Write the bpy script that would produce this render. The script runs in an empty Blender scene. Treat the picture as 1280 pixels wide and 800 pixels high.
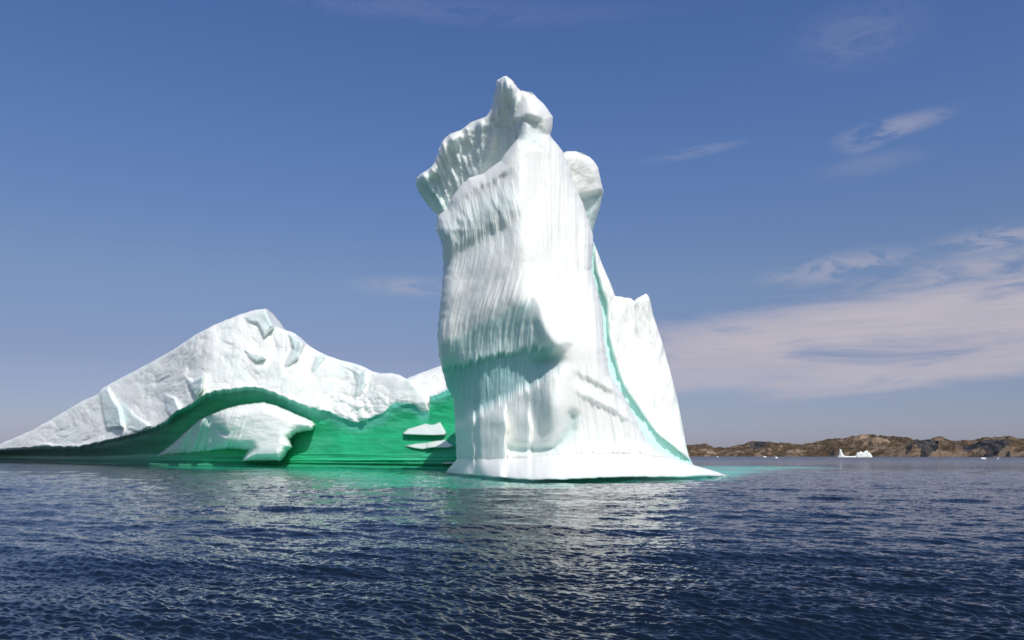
import bpy, math
import numpy as np

# ------------------------------------------------------------------ scene, camera, light
S = bpy.context.scene
COL = S.collection
F = 1000.0                      # focal length in 1280-wide pixels (28 mm lens)
HOR = 569.0                     # row of the horizon
EYE = 3.5                       # eye height on the boat, metres

cd = bpy.data.cameras.new('camera')
cam = bpy.data.objects.new('camera', cd)
COL.objects.link(cam)
cd.sensor_width = 36.0
cd.lens = 36.0 * F / 1280.0
cd.shift_y = (HOR - 400.0) / 1280.0
cd.clip_start = 0.1
cd.clip_end = 60000
cam.location = (0, 0, EYE)
cam.rotation_euler = (math.radians(90), 0, 0)
S.camera = cam

SUN_EL = math.radians(50)
SUN_AZ = math.radians(155)      # clockwise from +Y (view direction): behind the camera, to the right
sv = (math.sin(SUN_AZ) * math.cos(SUN_EL), math.cos(SUN_AZ) * math.cos(SUN_EL), math.sin(SUN_EL))
ld = bpy.data.lights.new('sun', 'SUN')
ld.energy = 3.15
ld.angle = math.radians(0.5)
ld.color = (1.0, 0.97, 0.91)
sun = bpy.data.objects.new('sun', ld)
COL.objects.link(sun)
from mathutils import Vector
sun.rotation_euler = Vector(sv).to_track_quat('Z', 'Y').to_euler()

vs = S.view_settings
vs.view_transform = 'Standard'
vs.look = 'None'
vs.gamma = 1.0
vs.exposure = 0.0
vs.use_curve_mapping = False


class NT:
    """small helper for node trees"""
    def __init__(s, tree):
        s.t = tree
        tree.nodes.clear()

    def n(s, typ, **kw):
        nd = s.t.nodes.new(typ)
        for k, v in kw.items():
            setattr(nd, k, v)
        return nd

    def l(s, a, b):
        s.t.links.new(a, b)

    def put(s, sock, v):
        if hasattr(v, 'is_output') or hasattr(v, 'links'):
            s.l(v, sock)
        else:
            sock.default_value = v

    def m(s, op, a, b=None, c=None, clamp=False):
        nd = s.n('ShaderNodeMath', operation=op)
        nd.use_clamp = clamp
        s.put(nd.inputs[0], a)
        if b is not None:
            s.put(nd.inputs[1], b)
        if c is not None:
            s.put(nd.inputs[2], c)
        return nd.outputs[0]

    def ss(s, v, a, b):
        nd = s.n('ShaderNodeMapRange', interpolation_type='SMOOTHSTEP')
        s.put(nd.inputs[0], v)
        s.put(nd.inputs[1], a)
        s.put(nd.inputs[2], b)
        return nd.outputs[0]

    def rng(s, v, a, b, c, d):
        nd = s.n('ShaderNodeMapRange')
        s.put(nd.inputs[0], v)
        for i, q in enumerate((a, b, c, d)):
            s.put(nd.inputs[1 + i], q)
        return nd.outputs[0]

    def mix(s, f, a, b, mode='MIX'):
        nd = s.n('ShaderNodeMix', data_type='RGBA', blend_type=mode)
        s.put(nd.inputs[0], f)
        s.put(nd.inputs[6], a)
        s.put(nd.inputs[7], b)
        return nd.outputs[2]

    def noise(s, vec, scale, detail=4, rough=0.5, dist=0.0):
        nd = s.n('ShaderNodeTexNoise')
        if vec is not None:
            s.l(vec, nd.inputs['Vector'])
        nd.inputs['Scale'].default_value = scale
        nd.inputs['Detail'].default_value = detail
        nd.inputs['Roughness'].default_value = rough
        nd.inputs['Distortion'].default_value = dist
        return nd.outputs['Fac']

    def vmul(s, vec, k):
        nd = s.n('ShaderNodeMapping')
        s.l(vec, nd.inputs['Vector'])
        nd.inputs['Scale'].default_value = k
        return nd.outputs[0]

    def comb(s, x, y, z):
        nd = s.n('ShaderNodeCombineXYZ')
        for i, q in enumerate((x, y, z)):
            s.put(nd.inputs[i], q)
        return nd.outputs[0]


# ------------------------------------------------------------------ world: sky with thin clouds
W = bpy.data.worlds.new('World')
S.world = W
W.use_nodes = True
w = NT(W.node_tree)
sky = w.n('ShaderNodeTexSky', sky_type='NISHITA')
sky.sun_disc = False
sky.sun_elevation = SUN_EL
sky.sun_rotation = SUN_AZ
sky.altitude = 0
sky.air_density = 1.0
sky.dust_density = 0.6
sky.ozone_density = 1.6
tc = w.n('ShaderNodeTexCoord')
sep = w.n('ShaderNodeSeparateXYZ')
w.l(tc.outputs['Generated'], sep.inputs[0])
az = w.m('MULTIPLY', w.m('ARCTAN2', sep.outputs[0], sep.outputs[1]), 180 / math.pi)
el = w.m('MULTIPLY', w.m('ARCSINE', sep.outputs[2]), 180 / math.pi)
# slight grading of the clear air: a polarised, hazier sky than the model's
elc = w.m('MAXIMUM', el, 0.0)
grade = w.n('ShaderNodeValToRGB')
cr = grade.color_ramp
w.l(w.m('DIVIDE', elc, 40.0), grade.inputs[0])
SKY_STOPS = [(0.0, (0.54, 0.57, 0.95)), (0.07, (0.56, 0.56, 0.80)), (0.17, (0.61, 0.56, 0.72)), (0.30, (0.71, 0.71, 0.83)),
             (0.51, (0.66, 0.78, 1.05)), (0.75, (0.60, 0.77, 1.14))]
while len(cr.elements) < len(SKY_STOPS):
    cr.elements.new(0.5)
for e, (p, c) in zip(cr.elements, SKY_STOPS):
    e.position = p
    e.color = (*c, 1)
# the darkening of clear air is strongest away from the sun; the half of the sky round the sun keeps its brightness
away = w.ss(sep.outputs[1], -0.25, 0.45)
gcol_ = w.mix(away, (1.0, 0.97, 0.92, 1), grade.outputs[0])
skyc = w.mix(1.0, sky.outputs[0], gcol_, 'MULTIPLY')


def ang(px, py):
    x, y, z = (px - 640) / F, 1.0, (HOR - py) / F
    return math.degrees(math.atan2(x, y)), math.degrees(math.asin(z / math.sqrt(x * x + 1 + z * z)))


dirv = w.comb(w.m('MULTIPLY', az, 0.06), w.m('MULTIPLY', el, 0.34), 0.0)
n1 = w.noise(dirv, 1.6, 6, 0.55, 0.5)
n2 = w.noise(w.comb(w.m('MULTIPLY', az, 0.25), w.m('MULTIPLY', el, 0.8), 3.0), 1.4, 5, 0.6, 0.6)


def cloud(px, py, rx, ry, tilt, dens, lo, hi, nz, edge=0.4):
    a0, e0 = ang(px, py)
    rx, ry = rx / 17.45 , ry / 17.45
    t = math.radians(tilt)
    dx = w.m('SUBTRACT', az, a0)
    dy = w.m('SUBTRACT', el, e0)
    u = w.m('ADD', w.m('MULTIPLY', dx, math.cos(t) / rx), w.m('MULTIPLY', dy, math.sin(t) / rx))
    v = w.m('ADD', w.m('MULTIPLY', dx, -math.sin(t) / ry), w.m('MULTIPLY', dy, math.cos(t) / ry))
    r = w.m('SQRT', w.m('ADD', w.m('POWER', w.m('ABSOLUTE', u), 2.0), w.m('POWER', w.m('ABSOLUTE', v), 2.0)))
    # the noise eats into the rim
    r = w.m('ADD', r, w.m('MULTIPLY', w.m('SUBTRACT', nz, 0.5), 1.3))
    body = w.m('SUBTRACT', 1.0, w.ss(r, 1 - edge, 1 + edge))
    tex = w.ss(nz, lo, hi)
    return w.m('MULTIPLY', w.m('MULTIPLY', body, tex), dens)


CL = [  # px, py, rx, ry, tilt, density, noise lo, hi, noise, rim softness
    (1180, 405, 350, 40, 3, 1.0, 0.25, 0.5, n1, 0.35),
    (960, 450, 200, 34, 3, 0.8, 0.25, 0.5, n1, 0.45),
    (1230, 438, 260, 30, 6, 0.9, 0.2, 0.5, n1, 0.4),
    (1230, 345, 130, 26, 5, 0.6, 0.3, 0.6, n2, 0.6),
    (1050, 335, 80, 16, 4, 0.45, 0.4, 0.62, n2, 0.6),
    (1250, 300, 70, 14, 4, 0.5, 0.4, 0.6, n2, 0.7),
    (1115, 160, 50, 9, 6, 0.45, 0.3, 0.55, n2, 0.6),
    (1080, 175, 24, 12, 10, 0.30, 0.3, 0.6, n2, 0.6),
    (1090, 205, 50, 10, 4, 0.15, 0.3, 0.6, n2, 0.7),
    (870, 190, 50, 5, 6, 0.22, 0.3, 0.6, n2, 0.7),
    (1075, 45, 60, 26, 0, 0.14, 0.3, 0.6, n2, 0.7),
    (515, 358, 60, 10, 0, 0.38, 0.3, 0.6, n2, 0.7),
    (500, 8, 260, 12, -1, 0.10, 0.3, 0.6, n2, 0.7),
]
fib = w.noise(w.comb(w.m('ADD', w.m('MULTIPLY', az, 0.10), w.m('MULTIPLY', el, 0.12)), w.m('MULTIPLY', el, 1.5), 7.0), 1.3, 7, 0.62, 0.8)
cm = None
for c in CL:
    q = cloud(*c)
    cm = q if cm is None else w.m('MAXIMUM', cm, q)
CLOUD_COL = (5.5, 5.0, 5.5, 1)
skyc = w.mix(w.m('MULTIPLY', cm, w.rng(fib, 0.25, 0.72, 0.64, 0.9)), skyc, CLOUD_COL)
bg = w.n('ShaderNodeBackground')
bg.inputs['Strength'].default_value = 0.10
w.l(skyc, bg.inputs[0])
out = w.n('ShaderNodeOutputWorld')
w.l(bg.outputs[0], out.inputs[0])

# ------------------------------------------------------------------ numeric helpers
rng = np.random.default_rng(7)
PERM = rng.permutation(4096)
GR = rng.uniform(0, 2 * np.pi, 4096)
GX, GY = np.cos(GR), np.sin(GR)
RV = rng.uniform(-1, 1, (4, 4096))


def hsh(i, j, seed=0):
    return PERM[(PERM[(i + seed * 131) & 4095] + j) & 4095]


def perlin(x, y, seed=0):
    x = np.asarray(x, float) + seed * 17.31
    y = np.asarray(y, float) + seed * 5.77
    xi, yi = np.floor(x).astype(np.int64), np.floor(y).astype(np.int64)
    xf, yf = x - xi, y - yi
    u = xf * xf * xf * (xf * (xf * 6 - 15) + 10)
    v = yf * yf * yf * (yf * (yf * 6 - 15) + 10)

    def g(a, b):
        h = hsh(xi + a, yi + b, seed)
        return GX[h] * (xf - a) + GY[h] * (yf - b)
    a = g(0, 0) * (1 - u) + g(1, 0) * u
    b = g(0, 1) * (1 - u) + g(1, 1) * u
    return (a * (1 - v) + b * v) * 1.4


def fbm(x, y, seed=0, oct=5, gain=0.5):
    s, a, f = 0, 1.0, 1.0
    for k in range(oct):
        s = s + a * perlin(x * f, y * f, seed + k)
        a *= gain
        f *= 2.03
    return s


def ridged(x, y, seed=0, oct=4, gain=0.5):
    s, a, f = 0, 1.0, 1.0
    for k in range(oct):
        s = s + a * (1 - 2 * np.abs(perlin(x * f, y * f, seed + k)))
        a *= gain
        f *= 2.1
    return s


def facets(x, y, seed=0, tilt=0.8, k=0.85):
    """chiselled planes: upper envelope of randomly tilted planes"""
    x = np.asarray(x, float)
    y = np.asarray(y, float)
    xi, yi = np.floor(x).astype(np.int64), np.floor(y).astype(np.int64)
    best = np.full(np.broadcast(x, y).shape, -9e9)
    for a in (-1, 0, 1):
        for b in (-1, 0, 1):
            h = hsh(xi + a, yi + b, seed)
            cx, cy = xi + a + 0.5 + 0.4 * RV[0][h], yi + b + 0.5 + 0.4 * RV[1][h]
            g1, g2 = RV[2][h] * tilt, RV[3][h] * tilt
            o = RV[0][(h * 7 + 3) & 4095] * 0.25
            v = o + g1 * (x - cx) + g2 * (y - cy) - k * ((x - cx) ** 2 + (y - cy) ** 2)
            best = np.maximum(best, v)
    return best


def sst(v, a, b):
    t = np.clip((v - a) / (b - a), 0, 1)
    return t * t * (3 - 2 * t)


def itp(v, pts, smooth=False):
    p = np.array(pts, float)
    if not smooth:
        return np.interp(v, p[:, 0], p[:, 1])
    X, Y = p[:, 0], p[:, 1]
    m = np.zeros(len(X))
    d = np.diff(Y) / np.diff(X)
    m[0], m[-1] = d[0], d[-1]
    for i in range(1, len(X) - 1):
        m[i] = 0 if d[i - 1] * d[i] <= 0 else 2 * d[i - 1] * d[i] / (d[i - 1] + d[i])
    v = np.clip(v, X[0], X[-1])
    i = np.clip(np.searchsorted(X, v) - 1, 0, len(X) - 2)
    h = X[i + 1] - X[i]
    t = (v - X[i]) / h
    return ((2 * t ** 3 - 3 * t ** 2 + 1) * Y[i] + (t ** 3 - 2 * t ** 2 + t) * h * m[i]
            + (-2 * t ** 3 + 3 * t ** 2) * Y[i + 1] + (t ** 3 - t ** 2) * h * m[i + 1])


def pdist(px, py, pts):
    """distance to a polyline"""
    best = np.full(px.shape, 1e9)
    for (ax, ay), (bx, by) in zip(pts[:-1], pts[1:]):
        dx, dy = bx - ax, by - ay
        t = np.clip(((px - ax) * dx + (py - ay) * dy) / (dx * dx + dy * dy + 1e-9), 0, 1)
        best = np.minimum(best, np.hypot(px - ax - t * dx, py - ay - t * dy))
    return best


def inside(px, py, poly):
    r = np.zeros(px.shape, bool)
    n = len(poly)
    for i in range(n):
        ax, ay = poly[i]
        bx, by = poly[(i + 1) % n]
        if ay == by:
            continue
        c = ((ay > py) != (by > py)) & (px < (bx - ax) * (py - ay) / (by - ay) + ax)
        r ^= c
    return r


def sdf(px, py, poly):
    """signed distance in pixels, positive inside"""
    d = pdist(px, py, list(poly) + [poly[0]])
    return np.where(inside(px, py, poly), d, -d)


def world(px, py, D):
    """the point seen at pixel (px, py) of the photograph, D metres ahead"""
    return np.stack([(px - 640) / F * D, D, EYE + (HOR - py) / F * D], -1)


def link_mesh(name, co, quads, mat, parent=None, col=None, attr='tint', smooth=True):
    """quads: (n,4) ints"""
    used = np.unique(quads)
    if len(used) < len(co):
        remap = np.full(len(co), -1, np.int64)
        remap[used] = np.arange(len(used))
        co = co[used]
        quads = remap[quads]
        if col is not None:
            col = col[used]
    me = bpy.data.meshes.new(name)
    nq = len(quads)
    me.vertices.add(len(co))
    me.vertices.foreach_set('co', np.ascontiguousarray(co, np.float32).ravel())
    me.loops.add(nq * 4)
    me.loops.foreach_set('vertex_index', np.ascontiguousarray(quads, np.int32).ravel())
    me.polygons.add(nq)
    me.polygons.foreach_set('loop_start', np.arange(0, nq * 4, 4, dtype=np.int32))
    me.polygons.foreach_set('use_smooth', np.full(nq, smooth))
    if col is not None:
        a = me.attributes.new(attr, 'FLOAT_COLOR', 'POINT')
        c4 = np.ones((len(co), 4), np.float32)
        c4[:, :3] = col
        a.data.foreach_set('color', c4.ravel())
    me.update(calc_edges=True)
    me.validate()
    me.materials.append(mat)
    o = bpy.data.objects.new(name, me)
    COL.objects.link(o)
    if parent:
        o.parent = parent
    return o


def grid_quads(nr, nc, flip=False):
    i = np.arange(nr - 1)[:, None] * nc + np.arange(nc - 1)[None, :]
    q = np.stack([i, i + nc, i + nc + 1, i + 1], -1)
    if flip:
        q = q[..., ::-1]
    return q.reshape(-1, 4)


# ------------------------------------------------------------------ materials
def ice_material(name, zs, fs, fh, ph):
    m = bpy.data.materials.new(name)
    m.use_nodes = True
    t = NT(m.node_tree)
    o = t.n('ShaderNodeOutputMaterial')
    p = t.n('ShaderNodeBsdfPrincipled')
    t.l(p.outputs[0], o.inputs[0])
    at = t.n('ShaderNodeAttribute', attribute_name='tint')
    g = t.n('ShaderNodeNewGeometry')
    pos = g.outputs['Position']
    streak = t.noise(t.vmul(pos, (1.0, 1.0, zs)), 2.2, 6, 0.62)
    grain = t.noise(pos, 0.55, 5, 0.6)
    v = t.m('ADD', t.m('MULTIPLY', t.m('SUBTRACT', streak, 0.5), 0.14), t.m('MULTIPLY', t.m('SUBTRACT', grain, 0.5), 0.10))
    v = t.m('ADD', v, 1.0)
    c = t.mix(1.0, at.outputs['Color'], t.comb(v, v, v), 'MULTIPLY')
    t.l(c, p.inputs['Base Color'])
    p.inputs['Roughness'].default_value = 0.42
    p.inputs['IOR'].default_value = 1.31
    p.inputs['Specular IOR Level'].default_value = 0.35
    p.inputs['Subsurface Weight'].default_value = 0.8
    p.inputs['Subsurface Radius'].default_value = (0.9, 1.0, 1.02)
    p.inputs['Subsurface Scale'].default_value = 0.9
    fine = t.noise(t.vmul(pos, (1.0, 1.0, zs)), fs, 5, 0.6)
    pit = t.noise(pos, fs / 3, 6, 0.66)
    h = t.m('ADD', t.m('MULTIPLY', fine, fh), t.m('MULTIPLY', pit, ph))
    b = t.n('ShaderNodeBump')
    b.inputs['Strength'].default_value = 0.55
    b.inputs['Distance'].default_value = 1.0
    t.l(h, b.inputs['Height'])
    t.l(b.outputs[0], p.inputs['Normal'])
    return m


ICE = ice_material('fluted_glacier_ice', 0.14, 4.0, 0.04, 0.045)
ICE_R = ice_material('broken_glacier_ice', 0.8, 1.1, 0.06, 0.16)
ICE_W = ice_material('washed_glacier_ice', 0.5, 1.0, 0.02, 0.05)
WHITE = np.array([0.915, 0.922, 0.885])
BLUE = np.array([0.46, 0.69, 0.70])
TEAL = np.array([0.32, 0.64, 0.61])
GREEN = np.array([0.03, 0.45, 0.21])  # green ice, deepened by light from the pool put into the colour
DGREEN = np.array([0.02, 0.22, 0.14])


def lerp(a, b, f):
    f = np.asarray(f)[..., None]
    return a * (1 - f) + b * f


def empty(name, loc, label, cat, group=None):
    o = bpy.data.objects.new(name, None)
    COL.objects.link(o)
    o.location = loc
    o['label'] = label
    o['category'] = cat
    if group:
        o['group'] = group
    return o


def under(o, root):
    o.parent = root
    o.matrix_parent_inverse = __import__('mathutils').Matrix.Translation(-root.location)
    return o


berg = empty('iceberg', (0, 150, 0),
             'huge white iceberg with tall ribbed tower and long ridge hollowed out in green ice', 'iceberg')


def split_parts(co, col, quads, masks, names, labels, mats=None):
    """divide one continuous surface into the parts the photo shows"""
    for nm, mk, lb, mt_ in zip(names, masks, labels, mats or [ICE] * 9):
        q = quads[mk]
        if len(q) == 0:
            continue
        o = link_mesh(nm, co, q, mt_, None, col)
        under(o, berg)
        if lb:
            o['label'] = lb


def row_body(ytop, ybot, xl, xr, depth, nrows, ncols, back, squeeze=0.5, nback=28, rpow=1.0, roll=(10, 3.0), jitter=0.8, seed=1,
             topx=None):
    """closed body from rows: front relief between two outlines, then a rounded back"""
    py = np.linspace(ytop, ybot, nrows)
    XL = itp(py, xl) + jitter * fbm(py * 0.12, py * 0 + 3, seed, 4)
    XR = itp(py, xr) + jitter * fbm(py * 0.12, py * 0 + 9, seed + 5, 4)
    s = np.linspace(0, 1, ncols)
    PX = XL[:, None] * (1 - s) + XR[:, None] * s
    PY = np.repeat(py[:, None], ncols, 1)
    outl = [(a, b) for b, a in zip(py[::8], XL[::8])][::-1] + [(a, b) for b, a in zip(py[::8], XR[::8])]
    dist = pdist(PX, PY, outl)
    R, A = roll
    e = np.clip(1 - dist / R, 0, 1)
    D, C = depth(PX, PY, dist)
    D = D + A * (1 - np.sqrt(np.clip(1 - e * e, 0, 1)))
    front = world(PX, PY, D)
    # back half: from the right outline round to the left one
    a = np.linspace(0, np.pi, nback + 2)[1:-1]
    tt = (1 - np.cos(a)) / 2
    xrw, xlw = front[:, -1], front[:, 0]
    bk = xrw[:, None, :] * (1 - tt)[None, :, None] + xlw[:, None, :] * tt[None, :, None]
    wid = np.linalg.norm(xrw - xlw, axis=1)
    dep = np.minimum(back, wid * 1.6)
    bk[..., 1] += dep[:, None] * (np.sin(a) ** 0.7)[None, :] * (1 + 0.12 * fbm(PY[:, :1] * 0.03, a[None, :] * 2, seed + 9, 4))
    cx = (xrw + xlw) / 2
    bk[..., 0] = cx[:, :1] + (bk[..., 0] - cx[:, :1]) * (1 - 0.15 * np.sin(a))[None, :]
    co = np.concatenate([front, bk], 1)
    cc = np.concatenate([C, np.broadcast_to(WHITE, bk.shape)], 1)
    nc = co.shape[1]
    i = np.arange(nrows - 1)[:, None] * nc
    j = np.arange(nc)[None, :]
    j2 = (j + 1) % nc
    q = np.stack([i + j, i + j2, i + nc + j2, i + nc + j], -1)[..., ::-1]
    px = np.concatenate([PX, np.full((nrows, nc - ncols), np.nan)], 1)
    top = co[0].mean(0, keepdims=True)      # close the top with a collapsed row
    co2 = np.concatenate([np.repeat(top, nc, 0)[None], co], 0)
    cc2 = np.concatenate([cc[:1], cc], 0)
    i = np.arange(nrows)[:, None] * nc
    q = np.stack([i + j, i + j2, i + nc + j2, i + nc + j], -1)[..., ::-1]
    return co2.reshape(-1, 3), cc2.reshape(-1, 3), q.reshape(-1, 4), (nrows, nc, ncols, PX, PY)


# ------------------------------------------------------------------ iceberg: the tower
def foot_edge(px):
    return itp(px, [(540, 590), (556, 590), (586, 593), (627, 596), (665, 599), (732, 597.5), (780, 595.5), (850, 595), (915, 594)])


def foot_depth(px):
    return itp(px, [(540, 146), (557, 142), (586, 124), (627, 109), (665, 101.5), (690, 99.5), (735, 101), (780, 105), (850, 112), (915, 125)], True)


def tower_depth(px, py, dist):
    # the prow (arete) and the two walls running back from it
    xA = itp(py, [(100, 668), (165, 655), (220, 650), (350, 655), (400, 676), (440, 698), (500, 702), (570, 700), (640, 690)], True)
    DA = itp(py, [(100, 127), (165, 122), (220, 119.5), (350, 114), (400, 111.5), (436, 110.0), (500, 109.5), (570, 108.5), (640, 107)], True)
    mpp = DA / F
    u = px - xA
    rd = itp(py, [(100, 10), (200, 13), (350, 13), (430, 16), (520, 26), (640, 36)])
    sl = np.sqrt(u * u + rd * rd)
    lft = (sl - u) / 2
    rgt = (sl + u) / 2
    kL = itp(py, [(100, 0.9), (200, 1.1), (350, 1.2), (450, 1.0), (570, 1.05), (640, 1.1)])
    kR = itp(py, [(100, 1.0), (250, 0.9), (400, 0.75), (570, 0.62), (640, 0.6)])
    D = DA + kL * lft * mpp + kR * rgt * mpp
    D = D + 16 * sst(-px, -604, -558) * sst(py, 420, 560)
    onL = 1 - sst(u + 6 * perlin(py * 0.03, px * 0.02, 45), -24, 12)
    onR = sst(u, 6, 40)
    # flow coordinate of the melt flutes
    fl = px + 28 * sst(py, 300, 425) - 14 * sst(py, 200, 300)
    drip = 5.0 * perlin(fl * 0.16, py * 0.004, 11) + 3.0 * perlin(fl * 0.42, py * 0.006, 12)
    h1 = py + 0.53 * (px - 600) + drip
    h2 = py + 0.24 * (px - 600) + drip * 1.2 + 7 * fbm(px * 0.02, py * 0.01, 14, 3)
    P = itp(h1, [(150, -0.2), (228, 0.4), (240, 0.0), (268, 0.9), (284, 0.5), (304, -0.6), (330, 0.2), (350, 0.35), (366, 0.15), (392, 0.5), (405, 0.42), (425, 0.1), (440, -0.1),
                 (470, -0.1), (505, -0.2), (522, 0.2), (600, 0.4)], True)
    rec = sst(h2, 447, 456) * (1 - sst(h1, 506, 524))
    P = P - 1.15 * rec
    # drapery scallops under the rim at the upper left
    rim = np.exp(-((h1 - 268) / 26) ** 2)
    P = P + rim * 0.5 * (0.6 + 0.8 * perlin(px * 0.03, py * 0.01, 22)) * ridged(fl * 0.07 + 0.5 * perlin(px * 0.05, py * 0.01, 23), py * 0.02, 21, 3)
    # melt flutes
    amp = 0.10 + 0.26 * np.exp(-((h1 - 395) / 30) ** 2) + 0.20 * np.exp(-((h1 - 455) / 40) ** 2)
    P = P + amp * (ridged(fl * 0.10, py * 0.008, 31, 2) * 0.7 + 0.36 * perlin(fl * 0.33, py * 0.02, 33) + 0.20 * perlin(fl * 0.8, py * 0.05, 34))
    # buttresses above the foot
    butt = sst(py, 500, 530)
    edges = [(560, 0), (571, 0.0), (591, 1.1), (593, 0.0), (631, 1.9), (634, -0.3), (661, 0.9), (666, 0.0), (690, 0.2), (720, 0.0)]
    P = P + butt * itp(px + 2.5 * perlin(py * 0.05, px * 0.01, 41), edges)
    D = D - P * onL
    # lump of the nose, shaded hollow under it
    nose = sdf(px, py, [(668, 372), (690, 380), (704, 405), (712, 428), (704, 437), (690, 440), (678, 420), (670, 400)])
    D = D - 1.3 * sst(nose, -7, 9)
    D = D + 1.6 * np.exp(-((px - 684) / 20) ** 2 - ((py - 452) / 10) ** 2)
    # knee below, ending in a scoop that curls up to the right
    D = D - 2.2 * np.exp(-((px - 692) / 20) ** 2 - ((py - 505) / 34) ** 2)
    scoop = pdist(px, py, [(640, 560), (668, 563), (692, 560), (706, 550), (714, 536), (716, 520)])
    D = D + 1.3 * np.exp(-(scoop / 6.5) ** 2)
    # right wall: old waterlines falling away to the right, soft flutes
    h3 = py - 0.52 * (px - 700) + 2.5 * perlin(px * 0.13, py * 0.01, 51)
    step = itp(h3, [(380, 0), (430, 0.2), (452, 0.45), (460, 0.1), (470, 0.25), (477, 0.45), (485, 0.1), (520, 0.1), (560, 0)], True)
    D = D - 1.8 * step * onR * sst(px, 700, 720)
    flr = px - 10 * sst(py, 330, 560) * ((py - 330) / 100)
    D = D - onR * (0.30 * ridged(flr * 0.06, py * 0.006, 61, 2) + 0.20 * perlin(flr * 0.28, py * 0.012, 62) + 0.10 * perlin(flr * 0.7, py * 0.03, 63))
    # broad lumpiness and pitting
    D = D - 0.55 * fbm(px * 0.018, py * 0.012, 71, 2) - 0.04 * fbm(px * 0.16, py * 0.10, 74, 4)
    # summit dome: hollowed front under a rounded crown
    dome = np.exp(-((px - 672) / 17) ** 2 - ((py - 138) / 16) ** 2)
    D = D - 1.8 * dome
    hol = sdf(px, py, [(642, 152), (655, 143), (676, 150), (682, 168), (676, 186), (650, 182), (644, 166)])
    D = D + 1.1 * sst(hol, -4, 8) + 0.5 * sst(hol, -4, 3) * facets(px * 0.09, py * 0.09, 5)
    # foot
    ft = itp(px, [(540, 575), (573, 573), (631, 574), (705, 567), (780, 567), (840, 572), (915, 588)])
    ft = ft + 1.6 * fbm(px * 0.05, px * 0, 81, 3)
    fe = foot_edge(px) + 1.3 * fbm(px * 0.04, px * 0, 82, 4)
    f = np.clip((py - ft) / (fe - ft), 0, 1.0)
    bodyD = D
    FD = foot_depth(px)
    FD = FD - 0.8 * ridged(px * 0.022, py * 0.01, 83, 2) * (1 - f) + itp(px, [(560, 0), (584, -1.6), (593, 0.0), (624, -2.0), (635, 0.3), (700, 0), (915, 0)], True)
    D = np.where(py > ft, bodyD * (1 - f) + np.minimum(FD, bodyD + 8) * f, bodyD)
    cut = sst(py, fe, fe + 2.2)
    D = D + 1.3 * cut - 1.0 * sst(py, fe + 5, fe + 30)
    # bare blue ice in the undercuts, bands of shade put into the tint, white elsewhere
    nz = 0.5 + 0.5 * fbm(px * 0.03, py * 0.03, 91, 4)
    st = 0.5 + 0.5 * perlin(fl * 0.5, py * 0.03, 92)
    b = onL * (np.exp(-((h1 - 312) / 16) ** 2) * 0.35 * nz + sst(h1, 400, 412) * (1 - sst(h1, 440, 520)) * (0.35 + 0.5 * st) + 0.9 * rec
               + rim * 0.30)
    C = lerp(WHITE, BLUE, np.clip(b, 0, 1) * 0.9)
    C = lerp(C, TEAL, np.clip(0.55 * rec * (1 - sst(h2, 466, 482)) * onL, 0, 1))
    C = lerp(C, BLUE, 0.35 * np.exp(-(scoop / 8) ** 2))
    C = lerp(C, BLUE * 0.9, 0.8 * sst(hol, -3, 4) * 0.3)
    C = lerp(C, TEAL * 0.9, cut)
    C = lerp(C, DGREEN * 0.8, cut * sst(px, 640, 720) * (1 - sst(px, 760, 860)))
    return D, C


T_XL = [(113, 651), (121, 650), (146, 641.5), (171, 648), (200, 626), (217, 604.5), (223, 584), (245, 566), (261, 559), (270, 547), (286, 545), (300, 552),
        (330, 554), (359, 552.5), (404, 548), (426, 547), (451, 550), (485, 559), (498, 567), (540, 569), (574, 571), (590, 557), (592, 556), (640, 556)]
T_XR = [(113, 652), (116, 666), (127, 676), (136, 685), (146, 691), (160, 690), (168, 687), (190, 704), (223, 716), (261, 731), (297, 742), (314, 741.5), (336, 739),
        (359, 746), (392, 753), (424, 755), (460, 761), (469, 763), (494, 779), (528, 797), (548, 806), (564, 822), (580, 862), (588, 890), (594, 909), (596, 910), (640, 905)]
co, cc, q, info = row_body(113, 632, T_XL, T_XR, tower_depth, 760, 430, 70, roll=(15, 4.5))
nrow, nc, ncol, PX, PY = info
# foot shelf is its own part: faces below its upper line
ftl = itp(PX, [(540, 575), (573, 573), (631, 574), (705, 567), (780, 567), (840, 572), (915, 588)])
fm = np.zeros((nrow, nc), bool)
fm[:, :ncol] = PY > ftl
fm[:, ncol:] = (PY[:, :1] > 573)
fm = fm.reshape(-1)
split_parts(co, cc, q, [~fm, fm], ['tower', 'foot_shelf'],
            ['tall tower of white ice with melt flutes and shaded blue bands', 'smooth white foot shelf spreading at the waterline under the tower'])


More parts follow.
